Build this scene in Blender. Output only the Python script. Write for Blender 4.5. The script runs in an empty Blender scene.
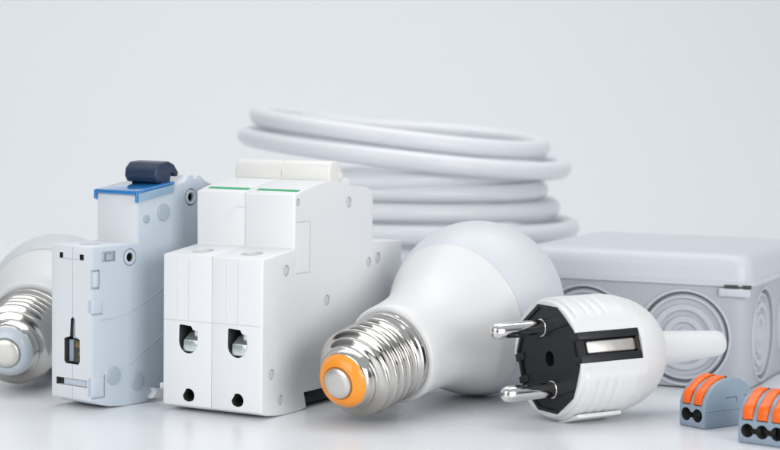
import bpy, bmesh, math, random
from mathutils import Vector, Matrix
random.seed(4)
S = 0.001                       # all lengths below are written in millimetres
PI = math.pi
scn = bpy.context.scene
C = scn.collection

# ------------------------------------------------------------------ camera
cam_d = bpy.data.cameras.new('camera'); cam = bpy.data.objects.new('camera', cam_d); C.objects.link(cam)
cam_d.sensor_width = 36.0; cam_d.lens = 1900 / 780 * 36
cam_d.clip_start = 0.01; cam_d.clip_end = 50
cam.matrix_world = (Matrix.Translation((0, 0, 95.36 * S)) @ Matrix.Rotation(PI / 2 - 0.067, 4, 'X')
                    @ Matrix.Rotation(0.0123, 4, 'Z'))
cam_d.dof.use_dof = True; cam_d.dof.focus_distance = 0.572; cam_d.dof.aperture_fstop = 17
scn.camera = cam
# ------------------------------------------------------------------ world and lamps
w = bpy.data.worlds.new("World"); scn.world = w; w.use_nodes = True
_nt = w.node_tree; _bg = _nt.nodes['Background']           # studio surround: dim low down, paler ceiling
_tc = _nt.nodes.new('ShaderNodeTexCoord'); _sp = _nt.nodes.new('ShaderNodeSeparateXYZ'); _cr = _nt.nodes.new('ShaderNodeValToRGB')
_nt.links.new(_tc.outputs['Generated'], _sp.inputs[0]); _nt.links.new(_sp.outputs['Z'], _cr.inputs[0])
_nt.links.new(_cr.outputs[0], _bg.inputs[0])
_cr.color_ramp.elements[0].position = 0.12; _cr.color_ramp.elements[0].color = (0.06, 0.065, 0.07, 1)
_cr.color_ramp.elements[1].position = 0.62; _cr.color_ramp.elements[1].color = (0.54, 0.57, 0.60, 1)
_bg.inputs[1].default_value = 1.0
def softbox(name, loc, target, sx, sy, power, col=(1, 1, 1)):
    l = bpy.data.lights.new(name, 'AREA'); l.shape = 'RECTANGLE'; l.size = sx * S; l.size_y = sy * S
    l.energy = power; l.color = col
    o = bpy.data.objects.new(name, l); C.objects.link(o); o.location = Vector(loc) * S
    o.rotation_euler = (Vector(target) - Vector(loc)).to_track_quat('-Z', 'Y').to_euler()
    return o
softbox('softbox', (60, 760, 620), (10, 640, 20), 640, 420, 1.45, (1, 0.99, 0.97))
softbox('softbox', (-330, 70, 270), (-20, 600, 40), 420, 400, 1.7, (1, 0.985, 0.96))
softbox('softbox', (440, 20, 190), (40, 600, 20), 420, 340, 2.6, (1, 0.99, 0.97))
softbox('softbox', (-160, 1000, 900), (-160, 1700, 250), 1200, 300, 3.95, (0.97, 0.99, 1))
vs = scn.view_settings
scn.display_settings.display_device = 'sRGB'
vs.view_transform = 'Standard'; vs.look = 'None'; vs.exposure = 0.04; vs.gamma = 1.0

# ------------------------------------------------------------------ materials
def mat(name, col, rough=0.4, metal=0.0, noise=0.02, nscale=180, bump=0.0, bscale=1500, coat=0.0, sss=0.0,
        trans=0.0, spec=0.5, ior=1.46, bevel=0.0, rvar=0.04):
    m = bpy.data.materials.new(name); m.use_nodes = True
    nt = m.node_tree; b = nt.nodes['Principled BSDF']; L = nt.links.new
    tc = nt.nodes.new('ShaderNodeTexCoord')
    n1 = nt.nodes.new('ShaderNodeTexNoise'); n1.inputs['Scale'].default_value = nscale; n1.inputs['Detail'].default_value = 5
    L(tc.outputs['Object'], n1.inputs['Vector'])
    mx = nt.nodes.new('ShaderNodeMix'); mx.data_type = 'RGBA'
    mx.inputs[6].default_value = (*[max(0, c * (1 - noise)) for c in col], 1)
    mx.inputs[7].default_value = (*[min(1, c * (1 + noise)) for c in col], 1)
    L(n1.outputs['Fac'], mx.inputs[0]); L(mx.outputs[2], b.inputs['Base Color'])
    mr = nt.nodes.new('ShaderNodeMapRange'); mr.inputs[1].default_value = 0.3; mr.inputs[2].default_value = 0.7
    mr.inputs[3].default_value = max(0.01, rough - rvar); mr.inputs[4].default_value = rough + rvar
    n2 = nt.nodes.new('ShaderNodeTexNoise'); n2.inputs['Scale'].default_value = nscale * 2.3
    L(tc.outputs['Object'], n2.inputs['Vector']); L(n2.outputs['Fac'], mr.inputs[0]); L(mr.outputs[0], b.inputs['Roughness'])
    b.inputs['Metallic'].default_value = metal; b.inputs['IOR'].default_value = ior
    b.inputs['Specular IOR Level'].default_value = spec
    b.inputs['Coat Weight'].default_value = coat; b.inputs['Coat Roughness'].default_value = 0.08
    b.inputs['Transmission Weight'].default_value = trans
    if sss:
        b.inputs['Subsurface Weight'].default_value = sss
        b.inputs['Subsurface Radius'].default_value = (1, 0.95, 0.9); b.inputs['Subsurface Scale'].default_value = 0.003
    nrm = None
    if bevel:
        bv = nt.nodes.new('ShaderNodeBevel'); bv.samples = 4; bv.inputs['Radius'].default_value = bevel * S; nrm = bv.outputs[0]
    if bump:
        n3 = nt.nodes.new('ShaderNodeTexNoise'); n3.inputs['Scale'].default_value = bscale; n3.inputs['Detail'].default_value = 3
        L(tc.outputs['Object'], n3.inputs['Vector'])
        bp = nt.nodes.new('ShaderNodeBump'); bp.inputs['Strength'].default_value = bump; bp.inputs['Distance'].default_value = 0.0002
        L(n3.outputs['Fac'], bp.inputs['Height'])
        if nrm: L(nrm, bp.inputs['Normal'])
        nrm = bp.outputs[0]
    if nrm: L(nrm, b.inputs['Normal'])
    return m
M = dict(
    table=mat('white_table', (0.785, 0.80, 0.83), 0.27, noise=0.012, nscale=12, spec=0.55, rvar=0.008),
    drop=mat('backdrop_paper', (0.765, 0.78, 0.79), 0.9, noise=0.01, nscale=3, spec=0.1),
    white=mat('white_plastic', (0.755, 0.765, 0.78), 0.38, bump=0.06, bevel=0.25, noise=0.012),
    cool=mat('shaded_cool_plastic', (0.51, 0.575, 0.64), 0.38, bump=0.08, bevel=0.25, noise=0.015),  # shaded copy of the module plastic, shade put into the colour
    coolface=mat('lit_cool_plastic', (0.685, 0.71, 0.745), 0.40, bump=0.08, bevel=0.2, noise=0.015),  # lit copy of the same module plastic, for the nose
    pin=mat('moulded_stud', (0.60, 0.62, 0.65), 0.45, bump=0.05),
    coolpin=mat('moulded_cool_stud', (0.34, 0.40, 0.48), 0.4, bump=0.05),
    stud=mat('stud_plastic', (0.37, 0.43, 0.50), 0.34, bump=0.05),
    ivory=mat('toggle_plastic', (0.76, 0.75, 0.73), 0.35, bump=0.04, bevel=0.2),
    green=mat('green_print', (0.0, 0.36, 0.13), 0.4),
    blue=mat('blue_cover', (0.02, 0.19, 0.50), 0.08, noise=0.08, coat=1.0),
    paleblue=mat('pale_blue_clear', (0.46, 0.70, 0.90), 0.12, trans=0.45, coat=0.4),
    navy=mat('navy_plastic', (0.028, 0.045, 0.085), 0.38, bump=0.15),
    dark=mat('dark_cavity', (0.045, 0.05, 0.045), 0.5),  # paints the shade inside openings
    olive=mat('brass_dark', (0.22, 0.19, 0.06), 0.35, metal=0.6, noise=0.4, nscale=900),
    black=mat('black_plastic', (0.009, 0.011, 0.015), 0.45, bump=0.12, bevel=0.2),
    nickel=mat('nickel', (0.60, 0.58, 0.55), 0.13, metal=1.0, bump=0.03, noise=0.03, rvar=0.05),
    chrome=mat('chrome_pin', (0.70, 0.69, 0.68), 0.10, metal=1.0, noise=0.02, rvar=0.03),
    zinc=mat('zinc_screw', (0.80, 0.87, 0.90), 0.22, metal=0.75, noise=0.15, nscale=700, bump=0.2),
    tin=mat('tin_contact', (0.70, 0.68, 0.64), 0.38, metal=0.9, bump=0.15),
    orangeglass=mat('orange_insulator', (0.90, 0.31, 0.025), 0.30, coat=0.3),
    greyglass=mat('grey_insulator', (0.50, 0.55, 0.60), 0.32, coat=0.3),
    bulb=mat('bulb_housing', (0.69, 0.69, 0.695), 0.38, sss=0.10, bump=0.02, noise=0.008),
    dome=mat('bulb_diffuser', (0.61, 0.63, 0.67), 0.40, sss=0.25, noise=0.008),
    plug=mat('plug_white', (0.70, 0.705, 0.71), 0.36, sss=0.08, bump=0.05, bevel=0.25, noise=0.01),
    cable=mat('cable_jacket', (0.70, 0.715, 0.755), 0.34, bump=0.05, bscale=600, noise=0.02),
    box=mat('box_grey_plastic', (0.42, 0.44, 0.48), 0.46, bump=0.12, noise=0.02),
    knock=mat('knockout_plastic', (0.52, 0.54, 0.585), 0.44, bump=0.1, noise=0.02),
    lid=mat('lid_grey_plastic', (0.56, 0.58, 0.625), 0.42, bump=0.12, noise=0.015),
    wago=mat('grey_connector_plastic', (0.265, 0.335, 0.415), 0.38, bump=0.08, bevel=0.15, noise=0.02),
    lever=mat('orange_lever', (0.88, 0.135, 0.004), 0.30, bump=0.03, bevel=0.2, noise=0.03),
    copper=mat('rusty_copper', (0.10, 0.03, 0.02), 0.5),
    label=mat('clear_label', (0.77, 0.78, 0.785), 0.22),
)

# ------------------------------------------------------------------ helpers
def tag(o, label, cat, group=None):
    o['label'] = label; o['category'] = cat
    if group: o['group'] = group
    return o
def thing(name, label, cat, loc, yaw=0, group=None, mtx=None):
    o = bpy.data.objects.new(name, None); C.objects.link(o); o.empty_display_size = 0.01
    if mtx is not None: o.matrix_world = mtx
    else:
        o.location = Vector(loc) * S; o.rotation_euler = (0, 0, yaw)
    return tag(o, label, cat, group)
def rawmesh(name, vs_, fs):
    me = bpy.data.meshes.new(name); me.from_pydata([(x * S, y * S, z * S) for x, y, z in vs_], [], fs)
    bm = bmesh.new(); bm.from_mesh(me); bmesh.ops.recalc_face_normals(bm, faces=bm.faces); bm.to_mesh(me); bm.free()
    return me
def extr(prof, x0, x1):                       # (y, z) outline swept along x
    n = len(prof)
    v = [(x0, a, b) for a, b in prof] + [(x1, a, b) for a, b in prof]
    f = [list(range(n)), list(range(2 * n - 1, n - 1, -1))] + [[i, i + n, (i + 1) % n + n, (i + 1) % n] for i in range(n)]
    return v, f
def exty(prof, y0, y1):                       # (x, z) outline swept along y
    v, f = extr(prof, y0, y1); return [(b, a, c) for a, b, c in v], f
def extz(prof, z0, z1):                       # (x, y) outline swept along z
    v, f = extr(prof, z0, z1); return [(b, c, a) for a, b, c in v], f
def box(x0, x1, y0, y1, z0, z1): return extr([(y0, z0), (y1, z0), (y1, z1), (y0, z1)], x0, x1)
def circ(cx, cy, r, n=32, ph=0): return [(cx + r * math.cos(ph + 2 * PI * i / n), cy + r * math.sin(ph + 2 * PI * i / n)) for i in range(n)]
def ring(cx, cy, r0, r1, a, b, plane, n=40, ph=0):  # closed annulus
    v = []; f = []
    for i in range(n):
        c, s = math.cos(ph + 2 * PI * i / n), math.sin(ph + 2 * PI * i / n)
        for r, d in ((r0, a), (r1, a), (r1, b), (r0, b)):
            p, q = cx + r * c, cy + r * s
            v.append({'x': (d, p, q), 'y': (p, d, q), 'z': (p, q, d)}[plane])
    for i in range(n):
        j = (i + 1) % n
        for k in range(4): f.append([i * 4 + k, i * 4 + (k + 1) % 4, j * 4 + (k + 1) % 4, j * 4 + k])
    return v, f
def join(*ms):
    v = []; f = []
    for a, b in ms:
        o = len(v); v += a; f += [[i + o for i in q] for q in b]
    return v, f
def lathe(prof, n=64, axis='z', rfun=None):
    v = []; f = []; m = len(prof)
    for j, (r, z) in enumerate(prof):
        for i in range(n):
            t = 2 * PI * i / n; rr = rfun(r, z, t) if rfun else r
            v.append((rr * math.cos(t), rr * math.sin(t), z))
    for j in range(m - 1):
        for i in range(n): f.append([j * n + i, j * n + (i + 1) % n, (j + 1) * n + (i + 1) % n, (j + 1) * n + i])
    f.append(list(range(n))[::-1]); f.append([(m - 1) * n + i for i in range(n)])
    return v, f
def smooth(me, ang=32):
    for p in me.polygons: p.use_smooth = True
    me.set_sharp_from_angle(angle=math.radians(ang))
def part(name, vf, m, parent=None, bevel=0, seg=3, cuts=None, ang=32, blim=35, soft=None, m2=None, mfn=None):
    me = rawmesh(name, *vf); o = bpy.data.objects.new(name, me); C.objects.link(o)
    tmp = []
    if bevel:
        b = o.modifiers.new('b', 'BEVEL'); b.width = bevel * S; b.segments = seg; b.limit_method = 'ANGLE'
        b.angle_limit = math.radians(blim); b.use_clamp_overlap = True
        if soft:                                 # soft(p, q) gives a share of the bevel width for each edge
            b.limit_method = 'WEIGHT'; at = me.attributes.new('bevel_weight_edge', 'FLOAT', 'EDGE')
            fn = {}
            for p in me.polygons:
                for ek in p.edge_keys: fn.setdefault(ek, []).append(p.normal)
            for e in me.edges:
                ns = fn[tuple(sorted(e.vertices))]
                sharp = len(ns) == 2 and ns[0].angle(ns[1], 0) > math.radians(blim)
                at.data[e.index].value = soft(me.vertices[e.vertices[0]].co / S, me.vertices[e.vertices[1]].co / S) if sharp else 0.0
    for k, c in enumerate(cuts or []):
        cm = rawmesh('cut', *c); co = bpy.data.objects.new('cut', cm); C.objects.link(co); tmp.append(co)
        q = o.modifiers.new('c', 'BOOLEAN'); q.operation = 'DIFFERENCE'; q.object = co; q.solver = 'EXACT'
    if bevel or cuts:
        bpy.context.view_layer.update()
        dg = bpy.context.evaluated_depsgraph_get()
        nm = bpy.data.meshes.new_from_object(o.evaluated_get(dg)); o.modifiers.clear()
        o.data = nm; bpy.data.meshes.remove(me); nm.name = name
        for t in tmp:
            d = t.data; bpy.data.objects.remove(t); bpy.data.meshes.remove(d)
    o.data.materials.clear(); o.data.materials.append(m)
    if m2:
        o.data.materials.append(m2)
        for p in o.data.polygons: p.material_index = 1 if mfn(p.center / S, p.normal) else 0
    smooth(o.data, ang)
    if parent: o.parent = parent
    return o
def tube(path, r, n=16, caps=True):
    v = []; f = []; P = [Vector(p) for p in path]; up = Vector((0, 0, 1))
    for i, p in enumerate(P):
        t = (P[min(i + 1, len(P) - 1)] - P[max(i - 1, 0)]).normalized()
        a = t.cross(up)
        if a.length < 1e-4: a = Vector((1, 0, 0))
        a.normalize(); b = a.cross(t)
        rr = r[i] if isinstance(r, list) else r
        for k in range(n):
            q = p + a * rr * math.cos(2 * PI * k / n) + b * rr * math.sin(2 * PI * k / n); v.append(tuple(q))
    for i in range(len(P) - 1):
        for k in range(n): f.append([i * n + k, i * n + (k + 1) % n, (i + 1) * n + (k + 1) % n, (i + 1) * n + k])
    if caps: f.append(list(range(n))[::-1]); f.append([(len(P) - 1) * n + k for k in range(n)])
    return v, f

# ------------------------------------------------------------------ setting: a white sweep
def sheet(name, pts, m):
    v = []; f = []
    for y, z in pts: v += [(-2600, y, z), (2600, y, z)]
    for i in range(len(pts) - 1): f.append([2 * i, 2 * i + 1, 2 * i + 3, 2 * i + 2])
    o = part(name, (v, f), m, ang=60); o['kind'] = 'structure'
    for p in o.data.polygons:
        pass
    return o
sheet('table_surface', [(-900, 0), (300, 0), (900, 0), (1250, 0)], M['table'])
cv = [(1250 + 420 * math.sin(a), 420 - 420 * math.cos(a)) for a in [PI / 2 * i / 24 for i in range(25)]]
sheet('backdrop', cv + [(1670, 900), (1670, 1900)], M['drop'])

# ------------------------------------------------------------------ two-pole circuit breaker
br = thing('circuit_breaker', 'white two pole circuit breaker with two green stripes and an ivory toggle bar', 'circuit breaker',
           (-68.3, 570.8, 0), -0.511)
PROF = [(0, 2.0), (3, 1.0), (8, 0.3), (13, 0), (22, 0), (25.4, 0.6), (23.8, 5.3), (59, 5.3), (59, 0), (80, 0), (84, 3), (84, 48.4),
        (64.8, 49.2), (64.8, 64.8), (61.5, 66.6), (50.2, 67.6), (49.6, 69.9), (47.4, 70.0), (46.8, 68.9), (41, 69.5), (34, 69.3),
        (26, 68.0), (22.6, 67.35), (17.3, 65.9), (17.5, 49.6), (0, 47.6)]
def rivets(parent, spots, x, sgn, m, name='stud'):
    for (t, z, r) in spots:
        part(name, extr(circ(t, z, r - 0.12, 28), *sorted((x - sgn * 0.22, x - sgn * 2))), m, parent, bevel=0.3, seg=3)
STUDS = [(49.3, 62.4, 1.7), (13.0, 43.4, 1.7), (36.5, 32.5, 1.7), (5.3, 13.1, 1.6), (10.4, 4.9, 1.5), (68, 43.6, 1.8), (62.2, 42.6, 1.5),
         (19.2, 63.6, 1.1), (70.8, 20.0, 1.6)]
for k in range(2):
    x0 = k * 17.93 + 0.03; x1 = x0 + 17.84
    cx = x0 + 8.95 + (0.2 if k else 0.5)
    arch = [(cx - 3.3, 26.3), (cx - 2.9, 26.6), (cx + 1.0, 26.3), (cx + 1.6, 25.2), (cx + 3.3, 24.9), (cx + 3.4, 21.6)] + \
           [(cx + 3.4 * math.cos(a), 21.6 - 3.6 * math.sin(a)) for a in [PI * i / 12 for i in range(1, 12)]] + [(cx - 3.4, 21.6)]
    cuts = [exty(arch, -1, 11), exty([(cx + 0.2 + r_ * math.cos(a_), 5.3 + r_ * math.sin(a_)) for a_, r_ in [(2 * PI * q / 24, 1.75 if 9 <= q <= 11 else 1.9 if 16 <= q <= 20 else 2.1) for q in range(24)]], -1, 9),
            extz(circ(cx, 7.4, 3.3, 36), 42.5, 60),
            box(x0 - 1, x1 + 1, -0.5, 0.10, 27.68, 27.88),
            box(cx - 0.05, cx + 0.07, -0.5, 0.05, 28, 46.0), box(cx - 4.2, cx - 4.08, -0.5, 0.04, 28, 46.0)]
    if k == 1:
        for (t, z, r) in STUDS: cuts.append(extr(circ(t, z, r, 28), x1 - 0.8, x1 + 2))
        cuts += [box(x1 - 0.18, x1 + 1, 26.1, 26.35, 42, 57.6), box(x1 - 0.18, x1 + 1, 18.2, 26.35, 57.4, 57.65),
                 box(x1 - 0.18, x1 + 1, 18.2, 26.35, 41.9, 42.15)]
    else:
        cuts.append(box(x1 - 3.2, x1 + 1, 17.0, 17.45, 61.3, 61.6))
    hs = part('pole_housing', extr(PROF, x0, x1), M['white'], br, bevel=0.6, cuts=cuts,
              soft=(lambda p, q, xi=(x1 if k == 0 else x0): 0.14 if abs(p.x - xi) < 0.01 and abs(q.x - xi) < 0.01 else 1.0), m2=M['dark'],
              mfn=(lambda c, n, cx=cx: (0.9 < c.y < 11.5 and abs(c.x - cx) < 3.8 and 17 < c.z < 27.6) or (0.5 < c.y < 9.5 and 2.5 < c.z < 8 and abs(c.x - cx) < 2.6)))  # walls of the opening and port painted dark in place of shade
    # clamp seen through the wire opening
    part('terminal_clamp', join(box(cx - 3.3, cx + 3.3, 7.0, 8.6, 17.9, 24.0), box(cx + 2.5, cx + 3.3, 1.2, 8, 19.5, 25.4),
         extr([(0.5, 18.4), (7.6, 18.3), (7.6, 24.4), (4.4, 24.0), (0.8, 21.9)], cx - 2.5, cx + 2.9)), M['zinc'], br, bevel=0.5)
    part('clamp_screw', (lambda vf: ([(a + cx + 0.9, b * 1.0 + 4.4, c) for a, b, c in vf[0]], vf[1]))(
        lathe([(1.2, 22.8), (1.7, 23.2), (1.7, 27.2)], 10)), M['zinc'], br, bevel=0.1)
    part('ledge_screw', (lambda vf: ([(a + cx, b + 7.4, c) for a, b, c in vf[0]], vf[1]))(
        lathe([(2.9, 42.4), (2.9, 44.4), (2.5, 44.8)], 24)), M['zinc'], br, cuts=[box(cx - 3, cx + 3, 7.0, 7.8, 44.2, 46)])
    part('test_port_shade', exty(circ(cx + 0.2, 5.3, 2.1, 24), 6.5, 8.8), M['dark'], br)  # dark disc added for the shade deep in the port
    # green stripe printed on the sloping nose
    GE = 21.9; sl = (67.35 - 65.9) / 5.3
    zt = lambda t: 65.9 + (t - 17.3) * sl
    part('green_stripe', ([(x0 + 2.2, 20.0, zt(20.0) + 0.03), (x1 - 0.7, 20.0, zt(20.0) + 0.03), (x1 - 0.7, GE, zt(GE) + 0.03),
                           (x0 + 2.2, GE, zt(GE) + 0.03), (x0 + 2.2, 20.0, zt(20.0) - 0.05), (x1 - 0.7, 20.0, zt(20.0) - 0.05),
                           (x1 - 0.7, GE, zt(GE) - 0.05), (x0 + 2.2, GE, zt(GE) - 0.05)],
                          [[0, 1, 2, 3], [7, 6, 5, 4], [0, 4, 5, 1], [1, 5, 6, 2], [2, 6, 7, 3], [3, 7, 4, 0]]), M['green'], br)
    if k == 1: rivets(hs, STUDS, x1, 1, M['pin'])
part('side_label', box(35.70, 35.84, 18.6, 25.8, 42.6, 57.0), M['label'], br)
TG = [(38.2, 68.6), (37.6, 71.2), (38.2, 74.2), (39.6, 75.4), (42.6, 75.5), (44.6, 74.8), (45.6, 73.0), (45.4, 70.6), (45.8, 68.6)]
tg = part('toggle_bar', extr(TG, 0.4, 35.4), M['ivory'], br, bevel=0.7, cuts=[box(17.85, 18.0, 30, 50, 74.9, 80), box(17.85, 18.0, 36, 37.9, 60, 80)])
part('hinge_pin', extr(circ(44.2, 70.6, 1.3, 20), 35.3, 36.0), M['ivory'], tg, bevel=0.2)
part('rail_clip_or_shade', extr([(25.8, 0.9), (58, 0.9), (58, 4.6), (30, 4.6), (29, 3.4), (26.4, 3.2)], 3, 33), M['black'], br, bevel=0.3)  # black plate added to stand in for the shade in the rail recess

# ------------------------------------------------------------------ narrow residual-current switch with blue cover
yaw = math.radians(38)
XR, YR = -89.0, 566.4
rc = thing('residual_current_switch', 'narrow pale grey switch module with blue top cover and navy lever',
           'circuit breaker', (XR - 18 * math.cos(yaw), YR + 18 * math.sin(yaw), 0), -yaw)
RP = [(0, 2.9), (3, 1.6), (7.5, 0.6), (14, 0), (24, 0.15), (29.5, 0.8), (29, 5.4), (56, 5.4), (56, 0), (76, 0), (80, 3), (80, 48),
      (63, 49), (63, 64.5), (58, 66.5), (51.5, 67.2), (48.4, 68.4), (46.6, 69.9), (45.2, 70.1), (45.0, 69.2), (43.4, 69.0), (43.0, 70.2),
      (41.4, 70.2), (39.4, 68.2), (36.5, 67.6), (34, 67.3), (18.9, 64.9), (18.9, 49.9), (0, 49.5)]
RST = [(8.9, 9.9, 3.0), (18.9, 6.9, 2.9), (29.9, 58.9, 2.9), (22.5, 57.1, 1.5)]
slot = [(5.9, 14.4), (6.6, 13.6), (12.0, 13.6), (12.7, 14.4), (12.7, 21.2), (10.7, 22.0), (10.5, 27.2), (9.6, 28.0), (8.7, 27.2),
        (8.4, 22.0), (5.9, 21.2)]
cuts = [exty(slot, -1, 5), box(2.4, 15.9, -1, 1.6, 6.9, 9.1),
        box(3.8, 5.3, -1, 1.2, 45.6, 47.3), box(12.6, 14.4, -1, 1.2, 45.4, 47.1), box(4, 14, -1, 0.2, 45.3, 45.65),
        box(9.47, 9.62, -1, 0.2, -2, 50.5), extz(circ(9, 7.5, 3.1, 32), 45, 60),
        box(17.0, 19, 4.0, 9.6, 44.9, 47.9), extr(circ(15.6, 45.7, 2.7, 32), 17.5, 19), extr(circ(15.6, 45.7, 1.4, 24), 14, 18.5),
        extr(circ(42.2, 63.2, 2.7, 32), 17.4, 19), extr(circ(42.2, 63.2, 1.5, 24), 13, 18.5),
        box(17.2, 19, -0.3, 3.0, 36.8, 42.6), box(17.6, 19, -1, 4.3, 29.0, 29.4), box(17.6, 19, -1, 5.4, 3.6, 4.0),
        box(17.6, 19, 5.0, 5.4, 3.6, 10.6)]
rb = part('module_housing', extr(RP, 0, 18), M['coolface'], rc, bevel=0.5, cuts=cuts)
rb.data.materials.append(M['cool']); rb.data.materials.append(M['dark'])
for p in rb.data.polygons:                                   # side faces take the greyer copy: their shade is put into the colour
    if p.center.x > 17.0 * S or (p.center.x > 10 * S and abs(p.normal.x) > 0.7): p.material_index = 1
    c = p.center / S  # hole, slot and window walls below are painted dark as shade
    for t, z, r in ((15.6, 45.7, 1.5), (42.2, 63.2, 1.6)):
        if 12 < c.x < 17.45 and math.hypot(c.y - t, c.z - z) < r: p.material_index = 2
    if 0.5 < c.y < 5 and c.x < 16 and (13 < c.z < 28 or 6.5 < c.z < 9.3) and 2 < c.x: p.material_index = 2
    if c.y < 1.3 and c.y > 0.4 and 45.3 < c.z < 47.4 and 3.5 < c.x < 14.6: p.material_index = 2
    if 3.9 < c.y < 6.2 and 44.8 < c.z < 48 and 16.5 < c.x < 17.4: p.material_index = 2
for (t, z, r) in RST:
    part('stud', extr(circ(t, z, r - 0.2, 36), 16.5, 18.55), (M['coolpin'] if r < 2 else M['stud']), rb, bevel=0.42, seg=4)  # studs darker than the shell: their shading is put into the colour
for t, z in ((15.6, 45.7), (42.2, 63.2)):
    part('screw_collar', ring(t, z, 1.42, 2.35, 16.8, 18.2, 'x'), M['cool'], rb, bevel=0.15, seg=2)
part('side_latch', box(16.2, 18.35, 0.6, 2.7, 37.3, 42.2), M['cool'], rb, bevel=0.5)
part('side_latch', box(16.2, 18.35, -0.1, 4.0, 29.5, 33.6), M['cool'], rb, bevel=0.4)
part('side_latch', box(16.2, 18.35, -0.1, 4.9, 4.1, 10.2), M['cool'], rb, bevel=0.5)
part('window_block', box(16.5, 17.9, 6.0, 8.8, 45.2, 47.3), M['coolpin'], rb, bevel=0.2)
part('slot_guide', box(6.4, 8.3, 1.4, 4, 14, 20.8), M['coolpin'], rc, bevel=0.3)
part('slot_shutter', box(9.5, 12.66, 0.7, 4.4, 13.8, 21.1), M['dark'], rc, bevel=0.2)
part('brass_contact', join(box(10.2, 12.4, 0.5, 1.0, 18.6, 20.6), box(10.6, 11.3, 0.45, 1.0, 14.6, 15.4), box(11.2, 11.9, 0.5, 1, 16.2, 17.4)), M['olive'], rc, bevel=0.2)
part('slot_lining', join(box(8.5, 10.6, 1.2, 4.9, 21.3, 27.8)), M['coolpin'], rc)
part('slider', box(5.2, 15.4, 0.5, 1.55, 7.0, 9.0), M['cool'], rc, bevel=0.1)
part('port_shade', join(box(3.9, 5.2, 0.9, 1.15, 45.7, 47.2), box(12.7, 14.3, 0.9, 1.15, 45.5, 47.0)), M['dark'], rc)  # dark slabs stand in for the shade in the two notches
part('ledge_screw', (lambda vf: ([(a + 9, b + 7.5, c) for a, b, c in vf[0]], vf[1]))(lathe([(2.7, 44.9), (2.7, 46.6), (2.3, 47)], 24)),
     M['zinc'], rc)
part('rail_clip_or_shade', join(extr([(23.0, 1.4), (31.0, 1.0), (32.0, 3.4), (24, 4.6), (25, 3.2)], 17.8, 20.2)), M['white'], rc, bevel=0.3)
part('mould_ridge', tube([(18.02, 3.2, 7.8), (18.02, 10, 10.3), (18.02, 16, 13.2), (18.02, 22, 16.6), (18.02, 30, 20.6), (18.02, 46, 30)], 0.16, 8),
     M['cool'], rb)
part('mould_ridge', tube([(18.02, 3.2, 27.4), (18.02, 10, 27.6), (18.02, 16, 29.0), (18.02, 23, 31.8), (18.02, 30, 35.2), (18.02, 46, 46)], 0.14, 8),
     M['cool'], rb)
# blue cover: top plate, dark front lip with two hooks and pale clear skirts
def ztop(t): return 64.9 + (t - 18.9) * (67.3 - 64.9) / 15.1
lc = part('blue_cover', join(extr([(18.2, ztop(18.2) + 0.15), (34.6, ztop(34.6) + 0.15), (34.6, ztop(34.6) + 1.0), (18.2, ztop(18.2) + 1.0)], -0.3, 18.3),
          box(-0.5, 0.3, 17.9, 18.75, 62.8, 65.6), box(17.7, 18.5, 17.9, 18.75, 62.2, 65.6), box(0.2, 17.8, 17.95, 18.7, 64.6, 65.6)), M['blue'], rc, bevel=0.15)
part('clear_skirt', join(extr([(18.8, 62.4), (34, 65.0), (34.4, 67.4), (18.8, 65.0)], 18.08, 18.55),
                         extr([(18.8, 62.4), (34, 65.0), (34.4, 67.4), (18.8, 65.0)], -0.55, -0.08)), M['paleblue'], lc, bevel=0.1)
LV = [(31.6, 66.4), (31.0, 68.0), (29.2, 68.0), (28.0, 69.8), (28.3, 72.2), (30.2, 74.2), (34.0, 74.6), (36.4, 73.6), (38.4, 71.0), (38.0, 69.8),
      (37.0, 69.8), (36.4, 71.0), (35.2, 71.0), (34.8, 69.2), (34.4, 66.4)]
part('lever', extr(LV, 2.6, 16.4), M['navy'], rc, bevel=0.7)
part('lever_slot_cover', box(2.5, 15.5, 34.9, 39.0, 67.3, 68.3), M['cool'], rc, bevel=0.2)

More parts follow.
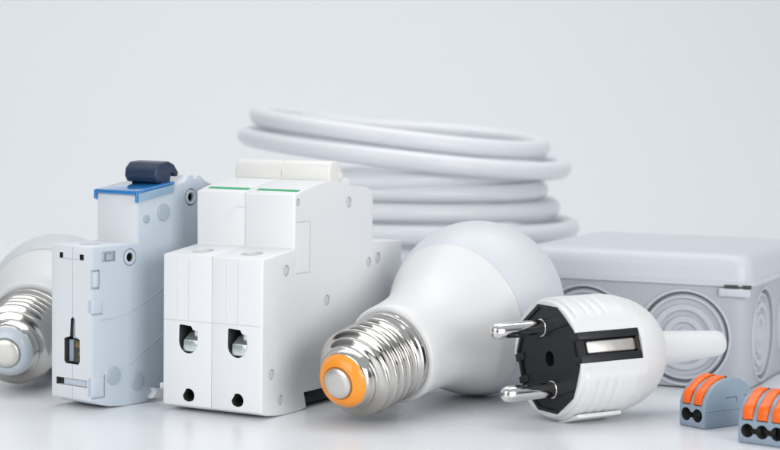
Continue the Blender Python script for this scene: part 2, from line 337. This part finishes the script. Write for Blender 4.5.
# ------------------------------------------------------------------ LED bulbs
def align(tip, D):
    D = Vector(D).normalized(); q = D.to_track_quat('Z', 'Y')
    return Matrix.Translation(Vector(tip) * S) @ q.to_matrix().to_4x4()
def thread(z0, z1, r0, amp, pitch, ph=0):
    prof = [(r0, z0 + (z1 - z0) * i / 110) for i in range(111)]
    def rf(r, z, t):
        e = min(1, (z - z0) / 1.8, (z1 - z) / 1.8); e = max(0, e)
        c = math.cos(2 * PI * (z / pitch) - t + ph)
        return r + amp * e * (abs(c) ** 0.8 * (1 if c > 0 else -1)) + 0.25 * (z - z0) / (z1 - z0)
    return prof, rf
def make_bulb(label, mtx, R, cs, smax, prof_h, ins, group):
    t = thing('light_bulb', label, 'light bulb', None, group=group, mtx=mtx)
    part('contact_button', lathe([(0.3, 0.45), (2.6, 0.5), (4.0, 0.7), (4.5, 1.1), (4.6, 1.8), (4.6, 3)], 48), M['tin'], t)
    part('insulator', lathe([(4.65, 1.9), (5.1, 1.5), (6.2, 1.8), (7.5, 2.9), (8.1, 3.9), (8.0, 5.5)], 64), ins, t)
    prof, rf = thread(6.2, 25.2, 12.3, 0.98, 3.6)
    pre = [(7.9, 3.9), (8.2, 4.0), (8.5, 4.4), (8.8, 5.0), (9.05, 5.7)]
    post = [(12.9, 25.5), (13.3, 25.9), (13.75, 26.3), (13.8, 27.2), (13.75, 28.6), (13.4, 29.0), (12.9, 29.0)]
    def rfun(r, z, th):
        if 6.2 <= z <= 25.2:
            return rf(r, z, th) - (0 if z > 11 else 3.1 * ((11 - z) / 4.8) ** 1.25)
        if 26.2 < z < 28.7:
            for a in (0.4, 1.97, 3.5, 5.1):
                d = math.hypot((((th - a + PI) % (2 * PI)) - PI) * 13.5, z - 27.6)
                if d < 1.2: return r - 0.45 * (1 - d / 1.2)
        return r
    post = post[:3] + [(13.8, 26.6), (13.8, 27.0), (13.8, 27.4), (13.8, 27.8), (13.8, 28.2)] + post[4:]
    part('screw_cap', lathe(pre + prof + post, 128, rfun=rfun), M['nickel'], t, ang=60)
    hp = [(13.0, 28.9), (13.9, 28.7), (14.8, 29.0), (15.25, 29.7)] + prof_h
    s1 = prof_h[-1][1]; r1 = prof_h[-1][0]
    part('housing', lathe(hp + [(r1 - 0.25, s1 + 0.25), (r1 - 1.5, s1 + 0.3)], 96), M['bulb'], t, ang=40)
    dp = []
    a0 = math.asin((cs - s1 - 0.25) / R)
    for i in range(41):
        a = -a0 + (PI / 2 - 0.01 + a0) * i / 40
        dp.append(((R - 0.12) * math.cos(a), cs + R * math.sin(a)))
    part('diffuser', lathe([(dp[0][0] - 1.6, dp[0][1] + 0.05)] + dp, 96), M['dome'], t, ang=40)
    return t
tip = Vector((-15.3, 543, 12.5)); cen = Vector((28.4, 608, 28.2))
make_bulb('larger LED bulb with orange ring at its base tip, lying beside the white plug', align(tip, cen - tip), 28.2, (cen - tip).length, 0,
          [(15.3, 33), (15.4, 37), (15.75, 42), (16.5, 47), (17.9, 52), (19.8, 56.5), (22.2, 61.2), (24.7, 66.0)], M['orangeglass'], 'LED bulbs')
tip = Vector((-120.6, 592, 13.3)); cen = Vector((-114, 650, 23.7))
make_bulb('LED bulb with grey base tip lying behind the narrow switch at the left edge', align(tip, cen - tip), 23.7, (cen - tip).length, 0,
          [(15.3, 32), (15.8, 36), (17.4, 41), (19.4, 45.5), (21.3, 49.5)], M['greyglass'], 'LED bulbs')

# ------------------------------------------------------------------ plug
ax = Vector((0.864, 0.502, 0.018)).normalized()
up0 = (Vector((0, 0, 1)) - ax * ax.z).normalized(); sc = ax.cross(up0)          # sc looks towards the camera side
if sc.y > 0: sc = -sc
rl = math.radians(18)
qv = up0 * math.cos(rl) - sc * math.sin(rl); rv = sc * math.cos(rl) + up0 * math.sin(rl)
face_c = Vector((46.9, 558, 18.75))
mt = Matrix.Identity(4)
# local x = toward clip side, local y = toward upper pin, local z = along the body
xv = rv; yv = qv
if xv.cross(yv).dot(ax) < 0:
    xv = -rv                                                                     # keep it right-handed
for i in range(3): mt[i][0], mt[i][1], mt[i][2], mt[i][3] = xv[i], yv[i], ax[i], face_c[i] * S
sx = 1 if xv.dot(rv) > 0 else -1
pl = thing('power_plug', 'white mains plug with black face and two chrome pins pointing left', 'power plug', None, mtx=mt)
def prad(r, z, t):
    x, y = math.cos(t), math.sin(t)
    g = min(1, max(0, (abs(y) - 0.42) / 0.08))                                   # grip shells above and below
    k = min(1, max(0, (z - 1.6) / 0.5)) * min(1, max(0, (26 - z) / 6))
    rib = 0
    if z < 20 and abs(y) > 0.55:
        for zr in (6.5, 9.8, 13.1): rib -= 0.30 * math.exp(-((z - zr) / 0.55) ** 2)
    flat = 1.0
    return r + 0.9 * g * k + rib
pp = [(15.5, 0.3), (16.95, 0.0), (17.2, 0.1), (17.33, 0.4)] + [(17.35, 0.6 + i * 0.48) for i in range(1, 50)]
z_ = 22.65
dome = [(17.3, 24.4), (17.0, 26.2), (16.4, 28.4), (15.4, 30.7), (14.0, 33.0), (12.2, 35.1), (10.0, 36.9), (7.8, 38.2), (6.0, 38.9), (5.1, 39.2)]
relief = [(5.5, 38.6), (5.2, 43), (4.8, 50), (4.35, 58), (4.0, 63.6), (3.6, 65.2), (3.0, 65.6), (1.5, 65.8)]
pcuts = [extz([(sx * a, b) for a, b in [(13.2, -4.55), (19, -4.55), (19, 4.55), (13.2, 4.55)]], -1, 22.3),
         extz([(-sx * a, b) for a, b in [(13.2, -4.55), (19, -4.55), (19, 4.55), (13.2, 4.55)]], -1, 22.3),
         extz(circ(0, 0, 16.7, 10, PI / 2), -1, 4.4)]
sh = part('shell', lathe(pp + dome, 128, rfun=prad), M['plug'], pl, cuts=pcuts, ang=40)
part('strain_relief', lathe(relief, 48, rfun=lambda r, z, t: r * (1 + 0.10 * abs(math.cos(t)))), M['plug'], pl, ang=50)
part('foot_rib', box(-6, 6, -19.1, -17.9, 3.0, 19), M['plug'], pl, bevel=0.4)
fb = [extz(circ(0, 0, 2.3, 28), -2, 3.9)]
part('face_insert', extz(circ(0, 0, 16.0, 10, PI / 2), 1.0, 4.2), M['black'], pl, cuts=fb)
part('insert_collar', ring(0, 0, 15.7, 16.66, 0.5, 2.9, 'z', 10, PI / 2), M['black'], pl)
for s in (1, -1):
    xs = sx * s
    def bx(a0, a1, b0, b1, c0, c1): return box(min(xs * a0, xs * a1), max(xs * a0, xs * a1), b0, b1, c0, c1)
    cc = part('clip_channel', join(bx(12.8, 16.9, -4.5, -2.3, 0.3, 22.2), bx(12.8, 16.9, 2.3, 4.5, 0.3, 22.2), bx(12.8, 15.0, -2.4, 2.4, 1.0, 22.2),
              bx(15.0, 16.7, -2.4, 2.4, 21.0, 22.2)), M['black'], pl, bevel=0.25)
    part('earth_contact', bx(15.1, 16.5, -1.85, 1.85, 3.4, 20.4), M['tin'], pl, bevel=0.5)
    part('contact_spring', bx(15.1, 16.2, -1.5, 1.5, 20.3, 21.0), M['copper'], pl)
    if s == 1: part('face_rib', join(box(min(0, xs * 12.4), max(0, xs * 12.4), 7.7, 11.3, 0.35, 2.0), box(min(0, xs * 12.4), max(0, xs * 12.4), -11.3, -7.7, 0.35, 2.0)), M['black'], pl, bevel=0.3)
for y in (9.5, -9.15):
    P = [(0.25, -17.9), (0.9, -17.8), (1.6, -17.4), (2.1, -16.7), (2.38, -15.7), (2.4, -13.3), (2.4, -0.25), (2.65, -0.2), (2.65, 0.5), (2.4, 0.8), (2.4, 2.5)]
    v, f = lathe(P, 40)
    part('pin', ([(a, b + y, c) for a, b, c in v], f), M['chrome'], pl)

# ------------------------------------------------------------------ cable coil
zs = [4.2, 11.6, 19.0, 26.6, 34.6, 43.2, 51.2, 58.3, 63.4, 71.6, 79.4, 79.4]     # height of each turn at its front
Rs = [64, 61, 65, 62, 60, 66.5, 62.5, 58.0, 57.5, 64.5, 59, 44]
cxs = [6, 5, 8, 4, 4, 8, 4, 3.5, 2.5, 6, 3.5, 4]
txs = [0, 0.01, 0, -0.01, 0, 0.00, 0.0, 0.01, 0.05, -0.09, -0.10, -0.12]
tys = [0, 0, 0, 0, 0, 0, 0.0, 0.0, 0.0, 0.03, 0.040, 0.0]
def lerp(L, t):
    t = max(0, t); i = max(0, min(len(L) - 2, int(t))); u = min(1, max(0, t - i)); u = min(1, max(0, (u - 0.27) / 0.46)); u = u * u * (3 - 2 * u); return L[i] * (1 - u) + L[i + 1] * u
path = []; N = 110; TT = 11
for i in range(int(N * (TT + 0.3)) + 1):
    th = i / N; a = 2 * PI * th - PI / 2 + PI
    k = th - 0.5
    R = lerp(Rs, k); cx = lerp(cxs, k); wob = 0.6 * math.sin(2.3 * a + k) + 0.4 * math.sin(3.7 * a)
    x = (R + wob) * math.cos(a); y = (R + wob) * math.sin(a)
    path.append((cx + x, 785 + y, max(4.0, lerp(zs, k) + lerp(txs, k) * x + lerp(tys, k) * (y + 60) + 0.35 * math.sin(1.7 * a + 2 * k))))
co = part('cable_coil', tube(path, 3.66, 20), M['cable'], ang=60)
tag(co, 'thick coil of white electrical cable standing behind the breakers and bulb', 'cable')

# ------------------------------------------------------------------ junction box
jb = thing('junction_box', 'square light grey plastic junction box with lid and round ringed knockouts', 'junction box', (117.4, 619.3, 0), -0.416)
W_, D_ = 80, 85
def rrect(x0, x1, y0, y1, r, n=6):
    P = []
    for cx, cy, a0 in ((x1 - r, y0 + r, -PI / 2), (x1 - r, y1 - r, 0), (x0 + r, y1 - r, PI / 2), (x0 + r, y0 + r, PI)):
        for i in range(n + 1): a = a0 + PI / 2 * i / n; P.append((cx + r * math.cos(a), cy + r * math.sin(a)))
    return P
def loft(rings):
    n = len(rings[0][0]); v = []; f = []
    for P, z in rings: v += [(x, y, z) for x, y in P]
    for j in range(len(rings) - 1):
        for i in range(n): f.append([j * n + i, j * n + (i + 1) % n, (j + 1) * n + (i + 1) % n, (j + 1) * n + i])
    f.append(list(range(n))[::-1]); f.append([(len(rings) - 1) * n + i for i in range(n)])
    return v, f
knock = [('y', -21.2, 17), ('y', -56, 17), ('x', 22, 17), ('x', 60, 17), ('b', -20, 17), ('b', -55, 17)]
kc = []
for pl_, c, z in knock:
    if pl_ == 'y': kc.append(exty(circ(c, z, 15.2, 56), -1, 2.3))
    elif pl_ == 'x': kc.append(extr(circ(c, z, 15.2, 56), -2.8, 1))
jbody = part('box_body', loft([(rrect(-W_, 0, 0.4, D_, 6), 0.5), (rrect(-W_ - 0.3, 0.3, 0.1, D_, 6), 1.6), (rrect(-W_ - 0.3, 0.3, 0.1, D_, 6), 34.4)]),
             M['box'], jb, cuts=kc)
steps = [(14.6, 1.15), (13.9, 0.5), (13.2, 0.5), (12.7, 1.15), (11.2, 1.15), (10.9, 0.55), (9.1, 0.55), (8.7, 1.15), (7.3, 1.15), (6.9, 0.6), (5.1, 0.6), (4.7, 1.1), (3.2, 1.1), (2.8, 0.7), (0.3, 0.7)]
def knockout(pl_, c, z):
    prof = [(14.6, 2.2), (14.6, 1.3)] + [(r, d * 2.2 - 0.9) for r, d in steps]
    v, f = lathe(prof, 72)
    if pl_ == 'y': v = [(a + c, d, b + z) for a, b, d in v]
    else: v = [(0.0 - d - 0.0, a + c, b + z) for a, b, d in v]
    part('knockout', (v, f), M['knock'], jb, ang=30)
for pl_, c, z in knock:
    if pl_ in 'xy':
        knockout(pl_, c, z)
        part('knockout_rim', ring(c, z, 14.75 + 0.6, 16.2, *((-0.35, 0.25) if pl_ == 'y' else (0.15, 0.75)), pl_, 72), M['knock'], jb, bevel=0.2)
lr = [(rrect(-W_ - 0.8, 0.8, -0.4, D_ + .5, 6.5), 34.5), (rrect(-W_ - 1.3, 1.3, -0.9, D_ + 1, 7), 34.9), (rrect(-W_ - 1.3, 1.3, -0.9, D_ + 1, 7), 36.4),
      (rrect(-W_ - 0.9, 0.9, -0.5, D_ + .6, 6.6), 36.5), (rrect(-W_ - 0.8, 0.8, -0.4, D_ + .5, 6.5), 37.2)]
for i in range(9):
    a = PI / 2 * i / 8; o = 5.5 * (1 - math.cos(a)); lr.append((rrect(-W_ - 0.6 + o, 0.6 - o, -0.2 + o, D_ + 0.3 - o, 6.5), 40.2 + 5.2 * math.sin(a)))
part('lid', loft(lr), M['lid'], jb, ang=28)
part('corner_latch', join(box(-9.5, 0.9, -1.2, 0.8, 31.4, 34.2)), M['lid'], jb, bevel=0.5)
part('latch_slot', join(box(-7.5, -3.0, -1.22, -0.6, 34.25, 35.35), box(-1.4, 1.2, -1.22, 0.2, 34.25, 35.35)), M['dark'], jb)

# ------------------------------------------------------------------ lever wire connectors
def connector(label, loc, yaw, n):
    W = n * 4.55 + 1.3
    t = thing('wire_connector', label, 'wire connector', loc, yaw, 'lever wire connectors')
    prof = [(0.3, 0), (0, 0.5), (0, 7.2), (0.5, 8.8), (1.5, 10.4), (3.2, 12.2), (5.4, 13.5), (8.2, 14.3), (11.5, 14.5), (14.5, 13.9), (17.2, 12.5), (19.2, 10.6),
            (20, 9.0), (20, 0.5), (19.7, 0)]
    cuts = []; cs = [0.65 + 4.55 * (i + 0.5) for i in range(n)]
    for c in cs:
        cuts.append(exty(circ(c, 3.7, 1.95, 24), -1, 6))
        cuts.append(extr([(-1, 6.6), (1.0, 6.6), (2.6, 9.3), (4.6, 11.4), (7, 12.6), (10.5, 13.3), (10.6, 16), (-1, 16)], c - 1.65, c + 1.65))
    cuts.append(box(cs[0], cs[-1], -1, 3, 2.9, 4.5))
    cuts += [box(W - 0.35, W + 1, 8.6, 13.2, 8.5, 8.85), box(W - 0.35, W + 1, 12.9, 13.2, 7.2, 8.85), box(W - 0.35, W + 1, 16.4, 19.0, 8.7, 9.1),
             box(W - 0.12, W + 1, -1, 21, 4.9, 5.0)]
    b = part('connector_body', extr(prof, 0, W), M['wago'], t, bevel=0.45, cuts=cuts, m2=M['dark'], mfn=lambda c, n: 0.35 < c.y < 6.2 and 1.5 < c.z < 5.8 and 1.0 < c.x < W - 1.0)  # wire hole walls painted dark to imitate shade
    for c in cs:
        part('port_shade', exty(circ(c, 3.7, 1.9, 20), 4.6, 5.9), M['dark'], t)  # dark disc added as the shade at the hole's end
        lp = [(0.35, 6.75), (-0.25, 7.0), (-0.3, 8.5), (0.1, 9.9), (1.1, 11.1), (2.0, 11.5), (3.6, 13.0), (5.8, 14.3), (8.4, 15.0), (9.6, 14.9), (9.6, 13.8),
              (8.4, 13.6), (6.2, 12.7), (4.2, 11.4), (2.6, 9.5), (1.4, 7.4)]
        part('lever', extr(lp, c - 1.5, c + 1.5), M['lever'], t, bevel=0.35)
        part('lever_stop', box(c - 1.45, c + 1.45, 9.7, 10.5, 13.2, 14.7), M['dark'], t, bevel=0.1)
    return t
y1 = math.radians(54)
connector('smaller grey wire connector with two orange levers, in front of the junction box',
          (92.1 - 10.4 * math.cos(y1), 547.4 + 10.4 * math.sin(y1), 0), -y1, 2)
connector('grey connector with a row of orange levers cut off by the bottom right corner', (98.2, 527.8, 0), -math.radians(38), 3)

scn.render.engine = 'CYCLES'
scn.cycles.max_bounces = 10
scn.cycles.caustics_reflective = False; scn.cycles.caustics_refractive = False
